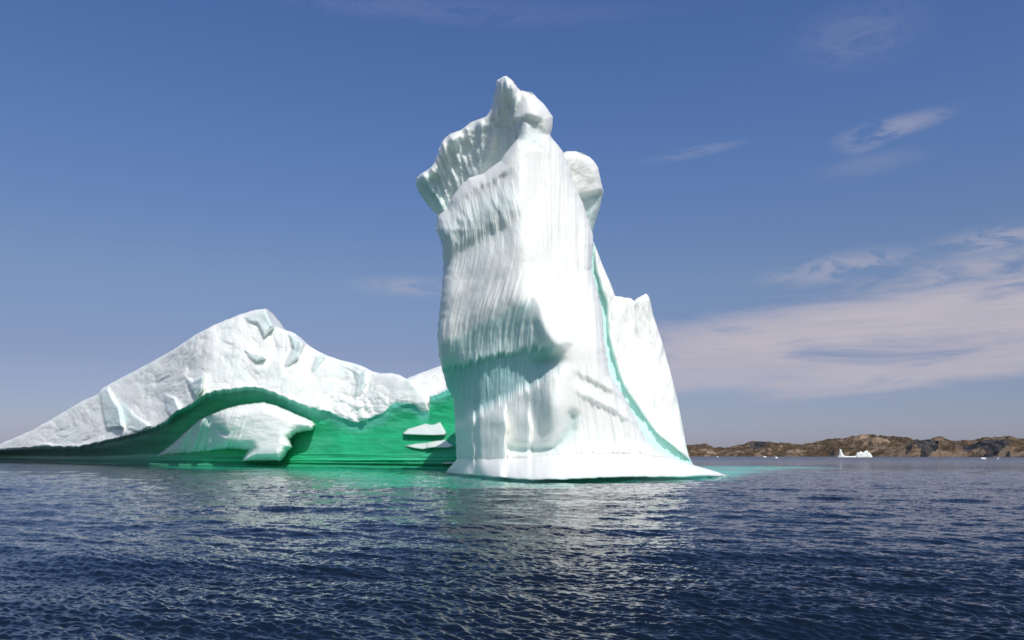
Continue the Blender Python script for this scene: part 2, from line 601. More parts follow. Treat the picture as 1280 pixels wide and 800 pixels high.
# ------------------------------------------------------------------ iceberg: cornice wall behind the tower top
def crest_depth(px, py, dist):
    D = 131 + 0.12 * (640 - px) + 0.035 * (py - 110)
    pk = np.exp(-((px - 634) / 16) ** 2)                       # the pinnacle leans out over the wall
    D = D - 3.0 * pk * (1 - sst(py, 118, 160)) + 1.3 * np.exp(-((px - 634) / 13) ** 2 - ((py - 128) / 12) ** 2)
    D = D - 1.6 * np.exp(-(pdist(px, py, [(519, 229), (538, 212), (552, 182), (590, 154), (612, 140)]) / 8) ** 2)
    sl = px - itp(px, [(520, 0.5), (590, 0.3), (620, 0.0), (700, 0.0)]) * (py - 200)
    D = D - (1.2 + 1.2 * np.exp(-(dist / 14) ** 2)) * ridged(sl * 0.036, py * 0.006, 101, 2) - 0.30 * perlin(sl * 0.17, py * 0.03, 103)
    D = D - 0.5 * fbm(px * 0.05, py * 0.04, 105, 4) - 0.8 * facets(px * 0.06, py * 0.05, 106)
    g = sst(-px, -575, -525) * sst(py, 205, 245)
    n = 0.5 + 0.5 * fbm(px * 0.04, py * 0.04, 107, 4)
    C = lerp(WHITE, BLUE, np.clip(0.12 + 0.32 * n, 0, 1) * sst(dist, 4, 10))  # wall bluer inside its rim: shade put into the ice colour
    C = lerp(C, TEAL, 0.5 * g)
    return D, C


C_XL = [(95, 631), (100, 621.5), (112, 619), (125, 616), (137, 613), (146, 607), (151.5, 591), (156, 584), (162.5, 577), (166.6, 563), (172, 557), (179, 552),
        (187, 549.5), (200, 544), (209, 538.5), (216, 529), (221.6, 522), (230, 519), (248, 529), (263, 544), (275, 556), (330, 566), (400, 580)]
C_XR = [(95, 633), (99, 639), (106, 645), (113, 651), (121, 656), (150, 664), (200, 676), (300, 690), (400, 700)]
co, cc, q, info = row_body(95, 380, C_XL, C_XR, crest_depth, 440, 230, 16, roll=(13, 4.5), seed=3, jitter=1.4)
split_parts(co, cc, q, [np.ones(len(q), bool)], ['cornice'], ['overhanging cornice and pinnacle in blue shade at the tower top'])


# ------------------------------------------------------------------ iceberg: rounded shoulder right of the summit
def shoulder_depth(px, py, dist):
    D = 134 + 0.05 * (px - 720) + 0.03 * (py - 190)
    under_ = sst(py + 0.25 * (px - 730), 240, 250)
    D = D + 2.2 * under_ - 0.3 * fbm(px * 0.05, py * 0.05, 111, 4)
    C = lerp(WHITE, BLUE, 0.45 * under_)  # underside bluer: its shade is put into the colour
    return D, C


B_XL = [(189, 708), (192, 700), (210, 690), (300, 690), (360, 680), (620, 660)]
B_XR = [(189, 720), (191, 727), (196, 737), (202, 743), (209, 747.5), (228, 751.6), (240, 754.5), (259, 750), (284, 742), (297, 738), (330, 735), (360, 741), (420, 751), (470, 760), (528, 793), (560, 815), (590, 850), (620, 850)]
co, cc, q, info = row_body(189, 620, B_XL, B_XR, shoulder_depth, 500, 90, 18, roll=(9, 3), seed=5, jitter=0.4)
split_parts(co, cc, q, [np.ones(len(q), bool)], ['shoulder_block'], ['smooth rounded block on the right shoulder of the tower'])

# ------------------------------------------------------------------ iceberg: the fin on the right and the blue-green seam before it
SEAM = [(300, 743), (330, 743.5), (352, 748.5), (380, 758), (416, 760), (452, 770), (472, 775), (512, 800), (540, 820), (560, 844), (581, 866), (590, 868), (640, 868)]


def fin_depth(px, py, dist):
    sx = itp(py, SEAM, True) + 1.2 * perlin(py * 0.04, px * 0, 121)
    D = itp(py, [(300, 163), (370, 161), (500, 155), (560, 151), (585, 149.5), (640, 149)], True) + 0.05 * (px - 800)
    face = sst(px, sx - 1.5, sx + 2.5)
    D = D + 1.0 * (1 - face)
    D = D - (0.15 + 0.85 * sst(px, sx + 1, sx + 9)) * (1.5 * facets(px * 0.045 + 3, py * 0.012, 123, 0.9) + 0.6 * facets(px * 0.12, py * 0.035, 124, 0.8)) - face * 0.45 * facets(px * 0.28, py * 0.07, 125) - 0.12 * fbm(px * 0.5, py * 0.12, 129, 3)
    D = D - 0.9 * ridged(px * 0.05 + py * 0.012, py * 0.008, 126, 2) * face
    C = lerp(np.array([0.58, 0.86, 0.80]), WHITE, face)
    C = lerp(C, TEAL, 0.5 * sst(py, 565, 579) * face)
    return D, C


F_XL = [(300, 728), (340, 728), (400, 735), (500, 760), (560, 790), (640, 800)]
F_XR = [(300, 741), (308, 744), (328, 752), (356, 764), (369, 769), (371.5, 777), (376, 793), (392, 816), (428, 828), (464, 838), (504, 848), (536, 854), (560, 857.5),
        (572, 862), (581, 868), (586, 869), (640, 869)]
# the fin's top has a notch; its rows start at the main shoulder and a second peak is added as its own column profile
py_t = itp


def column_body(x0, x1, ytop, ybot, depth, ncols, nrows, backdep, roll=(8, 3), seed=1, jit=0.8):
    px = np.linspace(x0, x1, ncols)
    yt = itp(px, ytop) + jit * fbm(px * 0.09, px * 0 + 2, seed, 5)
    t = np.linspace(0, 1, nrows)
    t = t ** 0.92
    PX = np.repeat(px[None, :], nrows, 0)
    PY = yt[None, :] * (1 - t)[:, None] + ybot * t[:, None]
    dist = pdist(PX, PY, list(zip(px[::4], yt[::4])))
    R, A = roll
    e = np.clip(1 - dist / R, 0, 1)
    D, C = depth(PX, PY, dist)
    D = D + A * (1 - np.sqrt(np.clip(1 - e * e, 0, 1)))
    front = world(PX, PY, D)
    # back: up from the water behind, over to the skyline
    nb = 26
    a = np.linspace(0, 1, nb + 1)[1:][:, None]
    top = front[0]
    bot = front[-1].copy()
    H = top[:, 2] - bot[:, 2]
    prof_y = backdep * np.sin(a * np.pi / 2) ** 0.8
    n = 0.10 * fbm(PX[:1] * 0.03, a * 3, seed + 3, 4)
    bk = np.zeros((nb, ncols, 3))
    sc = np.minimum(1, H / 12)
    yy = prof_y * (1 + n) * sc[None, :]
    bk[..., 1] = top[None, :, 1] + yy
    bk[..., 0] = top[None, :, 0]
    bk[..., 2] = top[None, :, 2] - H[None, :] * (a ** 1.6)
    co = np.concatenate([bk[::-1], front], 0)
    cc = np.concatenate([np.broadcast_to(WHITE, bk.shape), C], 0)
    q = grid_quads(nb + nrows, ncols)
    return co.reshape(-1, 3), cc.reshape(-1, 3), q, (nb, nrows, ncols, PX, PY)


FIN_TOP = [(722, 300), (735, 301), (742, 302), (746, 312), (752, 328), (758, 342), (764, 356), (769, 370), (774, 370.5), (782, 372), (789, 373), (792, 376), (796, 373), (801, 370),
           (807, 367), (810, 369), (813, 375), (816, 392), (828, 428), (838, 464), (848, 504), (854, 536), (857.5, 556), (861, 570), (866, 580), (870, 583), (874, 600)]
co, cc, q, info = column_body(724, 871, FIN_TOP, 612, fin_depth, 260, 460, 22, roll=(5, 2.0), seed=8, jit=0.7)
nb, nr, ncl, PX, PY = info
sm = np.zeros((nb + nr - 1, ncl - 1), bool)
sm[nb:] = (PX < itp(PY, SEAM) + 0.5)[:-1, :-1]
sm = sm.reshape(-1)
split_parts(co, cc, q, [~sm, sm], ['fin', 'blue_seam'],
            ['chiselled white fin of ice standing right of the tower', 'smooth turquoise seam running down between tower and fin'])

# ------------------------------------------------------------------ iceberg: the long ridge on the left
SKYL = [(-150, 583), (-90, 577), (-50, 571), (-20, 561), (0, 555), (20, 546.5), (40, 538), (70, 521), (100, 503), (122, 493), (128, 485), (135, 481), (180, 457.5), (215, 438),
        (250, 415), (270, 405), (300, 393), (318, 387.5), (333, 385.5), (337, 394), (343, 407), (350, 409.5), (369, 417), (376, 424), (383, 430), (396, 438), (410, 445),
        (430, 451), (450, 456.5), (466, 464), (476, 466.5), (490, 466.5), (500, 469), (508, 473.5), (518, 469), (533, 463.5), (550, 457.5), (580, 450), (620, 446), (640, 470), (655, 560), (660, 595)]
CAPB = [(-150, 583), (-60, 575), (0, 561), (9, 560), (37, 558.5), (55, 556), (75, 558), (98, 558), (124, 552), (150, 546), (172, 541), (190, 535), (207, 528), (213, 521), (220, 514), (240, 505),
        (247, 499), (259, 491), (275, 487.5), (299, 485), (313, 483.6), (328, 485), (342, 490), (362, 499), (385, 508.5), (411, 514), (425, 520), (442.5, 528), (455, 526), (466, 521),
        (480, 515), (487, 508), (494, 502.5), (514, 503.5), (520, 508), (526, 513), (536, 513), (534, 503), (530.5, 492), (545, 494), (553, 490), (558, 487), (600, 480), (660, 480)]
# single-valued version used by the surface
CAPB1 = [p for p in CAPB if p not in ((536, 513), (534, 503), (530.5, 492))]
CAPB1 = sorted(CAPB1 + [(531, 514), (536, 512), (537.5, 496)])
MOUND = [(196, 570), (214, 556), (232, 540), (250, 524), (268, 516), (284, 510), (299, 506), (318, 503.5), (330, 502.5), (345, 506), (356, 511), (374, 519), (390, 526), (394, 531),
         (391, 538), (381, 539), (370, 542), (363, 549), (366, 559), (360, 564), (356, 571), (351, 577), (303, 577), (306, 569), (311, 562.5), (287, 561), (262, 564), (240, 566)]
SLAB1 = [(503.5, 541), (510, 536), (522, 532.5), (532, 529.5), (538, 531), (543, 530.5), (550, 527.5), (554, 534), (558, 541), (556, 544), (540, 544.5), (505, 543.5)]
SLAB3 = [(552, 579.4), (557, 578.0), (566, 577.6), (572, 578.4), (572, 579.8), (556, 580.2)]
SLAB2 = [(506, 557.5), (520, 554.5), (533, 553.5), (545, 551), (556, 549.5), (562, 554), (567, 558), (560, 560), (540, 560), (528, 562), (516, 560)]


def water_row(px):
    return itp(px, [(-150, 576), (0, 577.0), (100, 579.5), (190, 581.5), (300, 583.3), (420, 585), (560, 587), (680, 589)])


def ridge_depth(px, py, dist):
    wr = water_row(px)
    D0 = 3500.0 / (wr - HOR)
    Dw = D0 + 1.0
    D0 = itp(px, [(-150, 560), (-60, 500), (0, 405), (60, 350), (120, 307), (190, 270), (245, 247), (262, 243), (330, 236), (420, 225), (500, 214), (560, 207), (680, 200)], True)
    mpp = D0 / F
    cb = itp(px, CAPB1) + 1.3 * perlin(px * 0.16, px * 0, 131) + 0.8 * perlin(px * 0.5, px * 0, 132)
    cbs = itp(px, [(-150, 583), (-60, 575), (0, 561), (55, 558), (98, 557), (150, 546), (190, 534), (220, 516), (247, 499), (275, 488), (310, 484), (342, 490), (385, 508), (442, 524), (470, 518),
                   (500, 507), (540, 500), (600, 482), (660, 480)], True)
    up = np.maximum(0, cbs - py) * mpp
    D = D0 + (0.85 + 0.35 * (1 - sst(px, 200, 270))) * up
    # chiselled faces of the cap; more broken to the left and along its lower edge
    rough = itp(px, [(-150, 0.7), (120, 0.8), (240, 1.0), (270, 0.7), (400, 0.8), (600, 0.8)])
    dg = px * 0.9 + py * 0.5
    wx = px + 14 * fbm(px * 0.012, py * 0.016, 161, 3)
    wy = py + 10 * fbm(px * 0.014, py * 0.014, 164, 3)
    dg = wx * 0.8 + wy * 0.6
    dn = wy * 0.9 - wx * 0.35
    left = 1 - sst(px, 235, 262)
    brk = sst(fbm(px * 0.014, py * 0.02, 166, 3) + 0.35 * left + 0.8 * np.exp(-((px - 455) / 60) ** 2) * sst(py, 470, 500), -0.05, 0.45)
    cap = (3.6 * facets(wx * 0.016, wy * 0.020, 141, 0.9) + 2.4 * facets(dg * 0.040, dn * 0.034, 142, 0.9)
           + (0.22 + brk) * 1.2 * facets(dg * 0.11, dn * 0.075, 143, 0.9) + (0.12 + brk) * 0.6 * facets(wx * 0.26 + 0.1 * wy, wy * 0.2, 148, 0.9)
           + 0.5 * fbm(px * 0.05, py * 0.05, 144, 5)
           + 0.22 * left * ridged(px * 0.13 + py * 0.12, py * 0.02 - px * 0.01, 145, 3))
    # thin joints crossing the wall
    jn = np.abs(fbm(wx * 0.016 + wy * 0.012, wy * 0.010 - wx * 0.004, 168, 3))
    cap = cap - 0.3 * np.exp(-(jn / 0.02) ** 2)
    oncap = sst(cb - py, 0, 4)
    D = D - cap * rough * (D0 / 250) * np.clip(oncap + 0.08, 0, 1)
    # lower lip breaks up into blocks between x 410 and 540
    lip = np.exp(-((px - 450) / 40) ** 2) * sst(py, 490, 510)
    D = D - lip * 2.2 * facets(px * 0.12, py * 0.14, 147, 1.2) * oncap
    # hand-placed facets turned away from the sun: (polygon, depth, x from, x to)
    gouges = [([(124, 490), (135, 484), (141, 497), (150, 510), (154, 534), (133, 536), (128, 515)], 6.0, 154, 122),
              ([(231, 470), (241, 476), (256, 468), (253, 486), (245, 498), (238, 488)], 6.5, 257, 230),
              ([(150, 500), (170, 520), (188, 532), (176, 541), (160, 536), (150, 520)], 3.0, 190, 148),
              ([(205, 492), (219, 497), (226, 513), (214, 522), (207, 512)], 4.0, 226, 203),
              ([(306, 397), (318, 391), (333, 388), (343, 408), (330, 420), (321, 404), (310, 402)], 3.2, 345, 303),
              ([(361, 417), (381, 429), (373, 447), (357, 459), (356, 456), (366, 436)], 3.6, 383, 352),
              ([(306, 437), (316, 441), (331, 443), (332, 448), (320, 452), (311, 447)], 2.6, 334, 303),
              ([(440, 461), (450, 466), (458, 463), (458, 480), (444, 500), (446, 478)], 2.4, 460, 438),
              ([(395, 445), (408, 444), (398, 458), (388, 468)], 2.0, 408, 386)]
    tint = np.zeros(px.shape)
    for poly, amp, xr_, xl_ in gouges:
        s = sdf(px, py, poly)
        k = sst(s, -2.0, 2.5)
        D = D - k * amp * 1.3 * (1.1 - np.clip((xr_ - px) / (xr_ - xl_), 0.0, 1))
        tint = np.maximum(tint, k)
    # rear arm of the ridge right of x 508
    rear = sst(px - itp(py, [(440, 508), (472, 508), (496, 529), (516, 538), (520, 538)]), -0.5, 2.0) * oncap
    D = D + 8 * rear
    # the notch cut by the sea: deep under the lip, sweeping out again to the waterline
    rec = itp(px, [(-150, 1), (0, 2.5), (100, 4), (180, 5.5), (260, 7), (330, 6.5), (385, 4), (430, 0.9), (540, 0.6), (660, 0.6)], True)
    shelf = wr - 6.0
    v = np.clip((py - cbs) / np.maximum(shelf - cbs, 3), 0, 1)
    innotch = sst(py - cb, -1.0, 6.0)
    innot0 = 1.0
    D = D + (Dw - D0) * innot0 * sst(v, 0.15, 1.0)
    innotch = sst(py - cb, -1.0, 6.0)
    notch = rec * (1 - v ** itp(px, [(0, 6), (200, 5), (330, 2.4), (660, 2.2)]))
    D = D + notch * innotch
    D = D - innotch * (0.35 * fbm(px * 0.02, py * 0.03, 151, 2) + 0.05 * ridged(px * 0.12 + py * 0.08, py * 0.02, 152, 3))
    # mound standing in the notch
    sm_ = sdf(px, py, MOUND) + 0.5 * perlin(px * 0.25, py * 0.2, 153)
    mk = sst(sm_, -1.0, 2.0)
    bulge = 1 - (1 - np.clip(sm_ / 16, 0, 1)) ** 2
    wl = sst(px, 262, 285)                                     # right part rounded and bright, left part fluted and turned away
    D = D - mk * (1.5 + (notch + 13.0 * v) * bulge ** 0.4 * (0.3 + 0.7 * wl))
    D = D + mk * (1 - wl) * 0.06 * (px - 262) * -1 * 0.9
    slant = px + 0.30 * (py - 540)
    D = D - mk * (1 - sst(px, 288, 312)) * (1.0 * ridged(slant * 0.085, py * 0.004, 155, 2))
    crease = pdist(px, py, [(262, 514), (263, 535), (258, 552), (256, 566)])
    D = D + mk * 2.2 * np.exp(-(crease / 3.5) ** 2)
    pk2 = sst(sdf(px, py, [(268, 533), (280, 536), (286, 541), (283, 546), (272, 541)]), -2, 2)
    D = D + mk * 1.4 * pk2
    # pale slabs on the green wall
    s1 = sst(sdf(px, py, SLAB1), -0.8, 1.2)
    s2 = sst(sdf(px, py, SLAB2), -0.8, 1.2)
    D = D - s1 * (0.4 + 0.14 * (py - 527)) - (0.4 + 0.16 * (py - 549)) * s2 * (0.6 + 0.4 * sst(px, 532, 536))
    # wet shelf at the water, with a dark groove above it
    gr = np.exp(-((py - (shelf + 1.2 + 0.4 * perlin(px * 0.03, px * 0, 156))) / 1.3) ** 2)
    D = D + 1.0 * gr
    D = D - 3.0 * sst(py, shelf + 1.8, shelf + 4.5)
    # ice colours, with shade and green pool light of the notch put in
    dk = itp(px, [(-150, 1), (60, 1.0), (160, 0.75), (240, 0.35), (300, 0.12), (400, 0.0), (660, 0)])  # greyer, darker green to the left: shade put into the colour
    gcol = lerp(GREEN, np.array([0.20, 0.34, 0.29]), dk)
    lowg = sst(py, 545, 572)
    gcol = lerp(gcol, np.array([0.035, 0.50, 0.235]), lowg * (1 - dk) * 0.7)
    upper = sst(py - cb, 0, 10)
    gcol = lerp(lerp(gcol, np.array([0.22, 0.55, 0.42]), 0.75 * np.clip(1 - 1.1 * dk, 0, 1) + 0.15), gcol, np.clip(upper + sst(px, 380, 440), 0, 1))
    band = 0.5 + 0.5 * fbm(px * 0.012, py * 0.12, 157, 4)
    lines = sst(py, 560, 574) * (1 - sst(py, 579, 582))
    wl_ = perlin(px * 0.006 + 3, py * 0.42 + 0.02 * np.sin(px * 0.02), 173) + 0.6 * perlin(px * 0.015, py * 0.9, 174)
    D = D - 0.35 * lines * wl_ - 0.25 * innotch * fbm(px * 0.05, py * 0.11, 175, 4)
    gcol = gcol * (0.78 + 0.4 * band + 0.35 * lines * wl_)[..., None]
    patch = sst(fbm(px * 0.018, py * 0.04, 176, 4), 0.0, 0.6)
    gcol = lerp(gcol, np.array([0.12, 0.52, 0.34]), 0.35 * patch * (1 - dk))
    capc = lerp(WHITE, BLUE, 0.30 * tint)  # turned-away facets tinted bluer, shade put into the cap colour
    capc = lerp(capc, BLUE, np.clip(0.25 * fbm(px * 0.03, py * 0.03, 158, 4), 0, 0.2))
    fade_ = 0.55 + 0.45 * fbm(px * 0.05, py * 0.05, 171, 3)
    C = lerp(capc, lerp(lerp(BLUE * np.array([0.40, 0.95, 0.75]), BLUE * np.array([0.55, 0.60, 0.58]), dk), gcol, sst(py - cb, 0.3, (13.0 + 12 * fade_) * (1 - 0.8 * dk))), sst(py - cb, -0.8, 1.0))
    mc = lerp(lerp(WHITE, BLUE, 0.55), WHITE, np.clip(wl * (1 - pk2) , 0, 1))  # left part of the mound bluer: the cap's shadow painted in
    C = lerp(C, mc, sst(sm_, -0.6, 0.8))
    s3 = sst(sdf(px, py, SLAB3), -0.5, 0.6)
    C = lerp(C, np.array([0.80, 0.86, 0.82]), np.maximum(s1, s2))
    C = lerp(C, DGREEN, np.clip(gr, 0, 1) * 0.5)  # shadow in the groove painted as darker green
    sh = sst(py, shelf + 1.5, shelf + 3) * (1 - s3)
    D = D - 1.5 * s3
    C = lerp(C, WHITE, s3)
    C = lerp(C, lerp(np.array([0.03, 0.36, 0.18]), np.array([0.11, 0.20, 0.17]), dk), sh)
    return D, C


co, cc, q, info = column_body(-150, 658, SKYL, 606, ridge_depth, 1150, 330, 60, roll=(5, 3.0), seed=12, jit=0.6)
nb, nr, ncl, PX, PY = info
px_, py_ = PX[:-1, :-1], PY[:-1, :-1]
cbv = itp(px_, CAPB1)
green = py_ > cbv
md = inside(px_, py_, MOUND)
sl = inside(px_, py_, SLAB3) | inside(px_, py_, SLAB1) | inside(px_, py_, SLAB2)


def full(m, backval=False):
    r = np.full((nb + nr - 1, ncl - 1), backval)
    r[nb:] = m
    return r.reshape(-1)


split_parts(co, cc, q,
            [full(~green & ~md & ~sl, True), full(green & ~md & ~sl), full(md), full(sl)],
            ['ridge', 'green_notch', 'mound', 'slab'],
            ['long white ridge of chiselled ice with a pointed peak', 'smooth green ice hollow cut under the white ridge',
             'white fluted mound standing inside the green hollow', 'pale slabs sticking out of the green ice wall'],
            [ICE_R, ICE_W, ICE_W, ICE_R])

# ------------------------------------------------------------------ sea
N = 1024


def ocean_tile(L, lmin, lmax, wind, slope_rms, seed):
    r = np.random.default_rng(seed)
    k = np.fft.fftfreq(N, L / N) * 2 * np.pi
    kx, ky = np.meshgrid(k, k)
    kk = np.hypot(kx, ky)
    kk[0, 0] = 1e9
    cs = (kx * math.cos(wind) + ky * math.sin(wind)) / kk
    amp = kk ** -2.0 * (0.12 + np.abs(cs) ** 3.0)
    amp *= np.exp(-(kk / (2 * np.pi / lmin)) ** 4) * (1 - np.exp(-(kk / (2 * np.pi / lmax)) ** 4))
    ph = r.normal(size=(N, N)) + 1j * r.normal(size=(N, N))
    sp = amp * ph
    h = np.fft.ifft2(sp)
    hx = np.fft.ifft2(sp * 1j * kx)
    dxs = np.fft.ifft2(sp * -1j * kx / kk)
    dys = np.fft.ifft2(sp * -1j * ky / kk)
    s = slope_rms / np.sqrt((hx.real ** 2).mean() * 2)
    return h.real * s, dxs.real * s, dys.real * s


def tile_at(tile, L, x, y):
    u = (x / L % 1.0) * N
    v = (y / L % 1.0) * N
    i, j = np.floor(u).astype(int) % N, np.floor(v).astype(int) % N
    fu, fv = u - np.floor(u), v - np.floor(v)
    i2, j2 = (i + 1) % N, (j + 1) % N
    return [(a[j, i] * (1 - fu) * (1 - fv) + a[j, i2] * fu * (1 - fv) + a[j2, i] * (1 - fu) * fv + a[j2, i2] * fu * fv) for a in tile]


def water_grid():
    dy = np.concatenate([np.array([0.05, 0.1, 0.2, 0.35, 0.5]), np.arange(0.7, 300, 0.33), np.geomspace(300, 3000, 60)])
    r = 3500.0 / dy[::-1]
    a = np.concatenate([np.radians(np.linspace(-180, -42, 60))[:-1], np.radians(np.linspace(-42, 42, 1250)), np.radians(np.linspace(42, 180, 60))[1:]])
    Rr, A = np.meshgrid(r, a, indexing='ij')
    X, Y = Rr * np.sin(A), Rr * np.cos(A)
    Z = np.zeros_like(X)
    res = np.maximum(Rr ** 2 * 0.33 / 3500, Rr * np.radians(84) / 1250)
    DX, DY = np.zeros_like(X), np.zeros_like(X)
    wind = math.radians(72)
    ca, sa = math.cos(0.6), math.sin(0.6)
    for L, lmin, lmax, sl_, wd, sd in ((307.0, 3.0, 16, 0.030, wind + 0.1, 4), (117.0, 1.0, 6, 0.055, wind, 1), (37.0, 0.36, 1.2, 0.10, wind - 0.25, 2), (13.0, 0.12, 0.42, 0.19, wind + 0.2, 3)):
        t = ocean_tile(L, lmin, lmax, wd, sl_, sd)
        fade = 1 - sst(res, lmin * 0.35, lmax * 0.42)
        m = fade > 0
        x, y = X[m], Y[m]
        if sd == 3:
            x, y = x * ca - y * sa, x * sa + y * ca
        h, dx, dy_ = tile_at(t, L, x, y)
        Z[m] += h * fade[m]
        if sd != 3:
            DX[m] += dx * fade[m] * 0.6
            DY[m] += dy_ * fade[m] * 0.6
    calm = 1.0
    X, Y = X + DX, Y + DY
    return X, Y, Z, r, a


X, Y, Z, rr, aa = water_grid()
# colour of the water body: deep blue, turquoise where ice lies just under the surface
DEEP = np.array([0.006, 0.012, 0.024])
with np.errstate(divide='ignore', invalid='ignore'):
    WPX = np.where(Y > 1, 640 + X / np.maximum(Y, 1) * F, -9999)
    WPY = np.where(Y > 1, HOR + 3500 / np.maximum(Y, 1), 9999)
# submerged apron polygons are laid out on the sea surface in metres
def to_m(poly):
    return [((px - 640) / F * (3500 / (py - HOR)), 3500 / (py - HOR)) for px, py in poly]


wn = fbm(X * 0.02, Y * 0.006, 201, 4)
tq = np.zeros(X.shape)
gn = np.zeros(X.shape)
box = (Y > 60) & (Y < 700) & (np.abs(X) < 500)
xb, yb = X[box] + 6 * fbm(X[box] * 0.03, Y[box] * 0.03, 202, 4), Y[box] + 10 * fbm(X[box] * 0.02, Y[box] * 0.02, 205, 4)
A1 = to_m([(850, 582.6), (900, 582.4), (960, 582.5), (1030, 583.6), (1010, 586), (975, 589), (940, 593), (905, 597.5), (850, 600), (800, 600)])
A2 = to_m([(380, 584), (560, 586), (580, 589), (560, 594), (556, 602), (620, 606), (680, 610), (560, 612), (470, 607), (400, 597), (330, 589), (200, 586), (200, 581)])
A3 = to_m([(556, 594), (600, 597), (676, 605), (760, 600), (900, 597), (912, 596), (905, 600), (800, 604), (690, 611), (600, 605), (550, 600)])
tq[box] = sst(sdf(xb, yb, A1), -4, 8)
gn[box] = np.clip(sst(sdf(xb, yb, A2), -6, 10), 0, 1)
fo = np.zeros(X.shape)
fo[box] = sst(sdf(xb, yb, A3), -2, 3) * 0.7
COLW = np.broadcast_to(DEEP, X.shape + (3,))
COLW = lerp(COLW, np.array([0.02, 0.48, 0.30]), gn * 0.85)
COLW = lerp(COLW, np.array([0.06, 0.42, 0.30]), fo)
COLW = lerp(COLW, np.array([0.05, 0.62, 0.46]), tq)


RIP_NEAR, RIP_FAR, CHOP, SWELL = 0.5, 0.9, 1.0, 0.9


def water_material():
    m = bpy.data.materials.new('sea_water')
    m.use_nodes = True
    t = NT(m.node_tree)
    o = t.n('ShaderNodeOutputMaterial')
    p = t.n('ShaderNodeBsdfPrincipled')
    t.l(p.outputs[0], o.inputs[0])
    at = t.n('ShaderNodeAttribute', attribute_name='tint')
    t.l(at.outputs['Color'], p.inputs['Base Color'])
    p.inputs['IOR'].default_value = 1.333
    g = t.n('ShaderNodeNewGeometry')
    pos = g.outputs['Position']
    dist = t.n('ShaderNodeVectorMath', operation='LENGTH')
    t.l(pos, dist.inputs[0])
    d = dist.outputs['Value']
    # wind patches: rougher and calmer lanes of sea
    lanes = t.noise(t.vmul(pos, (0.0035, 0.012, 1)), 1.0, 4, 0.5, 0.4)
    calm = t.rng(lanes, 0.35, 0.65, 0.55, 1.15)
    far = t.ss(d, 60.0, 900.0)
    p.inputs['Roughness'].default_value = 0.06
    t.l(t.rng(far, 0, 1, 0.05, 0.22), p.inputs['Roughness'])
    # ripples: the slope of the surface taken straight from three scales of noise, so that it does not flatten with distance
    def slope(scale, seed):
        nd = t.n('ShaderNodeTexNoise')
        mp = t.n('ShaderNodeMapping')
        t.l(pos, mp.inputs['Vector'])
        mp.inputs['Location'].default_value = (seed, seed * 2, 0)
        mp.inputs['Scale'].default_value = (0.8, 1.25, 1)
        t.l(mp.outputs[0], nd.inputs['Vector'])
        nd.inputs['Scale'].default_value = scale
        nd.inputs['Detail'].default_value = 3
        nd.inputs['Roughness'].default_value = 0.6
        v = t.n('ShaderNodeVectorMath', operation='SUBTRACT')
        t.l(nd.outputs['Color'], v.inputs[0])
        v.inputs[1].default_value = (0.5, 0.5, 0.5)
        return v.outputs[0]

    def scaled(vec, k):
        v = t.n('ShaderNodeVectorMath', operation='SCALE')
        t.l(vec, v.inputs[0])
        t.put(v.inputs['Scale'], k)
        return v.outputs[0]

    def add(u, q):
        v = t.n('ShaderNodeVectorMath', operation='ADD')
        t.l(u, v.inputs[0])
        t.l(q, v.inputs[1])
        return v.outputs[0]
    k1 = t.m('MULTIPLY', t.rng(t.ss(d, 10.0, 60.0), 0, 1, RIP_NEAR, RIP_FAR), calm)
    k2 = t.m('MULTIPLY', t.m('MULTIPLY', t.ss(d, 20.0, 70.0), CHOP), calm)
    k3 = t.m('MULTIPLY', t.m('MULTIPLY', t.ss(d, 80.0, 260.0), SWELL), calm)
    sl = add(add(scaled(slope(7.0, 3.0), k1), scaled(slope(2.0, 11.0), k2)), scaled(slope(0.6, 23.0), k3))
    flat = t.n('ShaderNodeVectorMath', operation='MULTIPLY')
    t.l(sl, flat.inputs[0])
    flat.inputs[1].default_value = (0.8, 1.0, 0.0)
    nn = t.n('ShaderNodeVectorMath', operation='NORMALIZE')
    t.l(add(g.outputs['Normal'], flat.outputs[0]), nn.inputs[0])
    t.l(nn.outputs[0], p.inputs['Normal'])
    return m


SEA = water_material()
sea = link_mesh('water', np.stack([X, Y, Z], -1).reshape(-1, 3), grid_quads(*X.shape, flip=False), SEA, None, COLW.reshape(-1, 3))
sea['kind'] = 'structure'


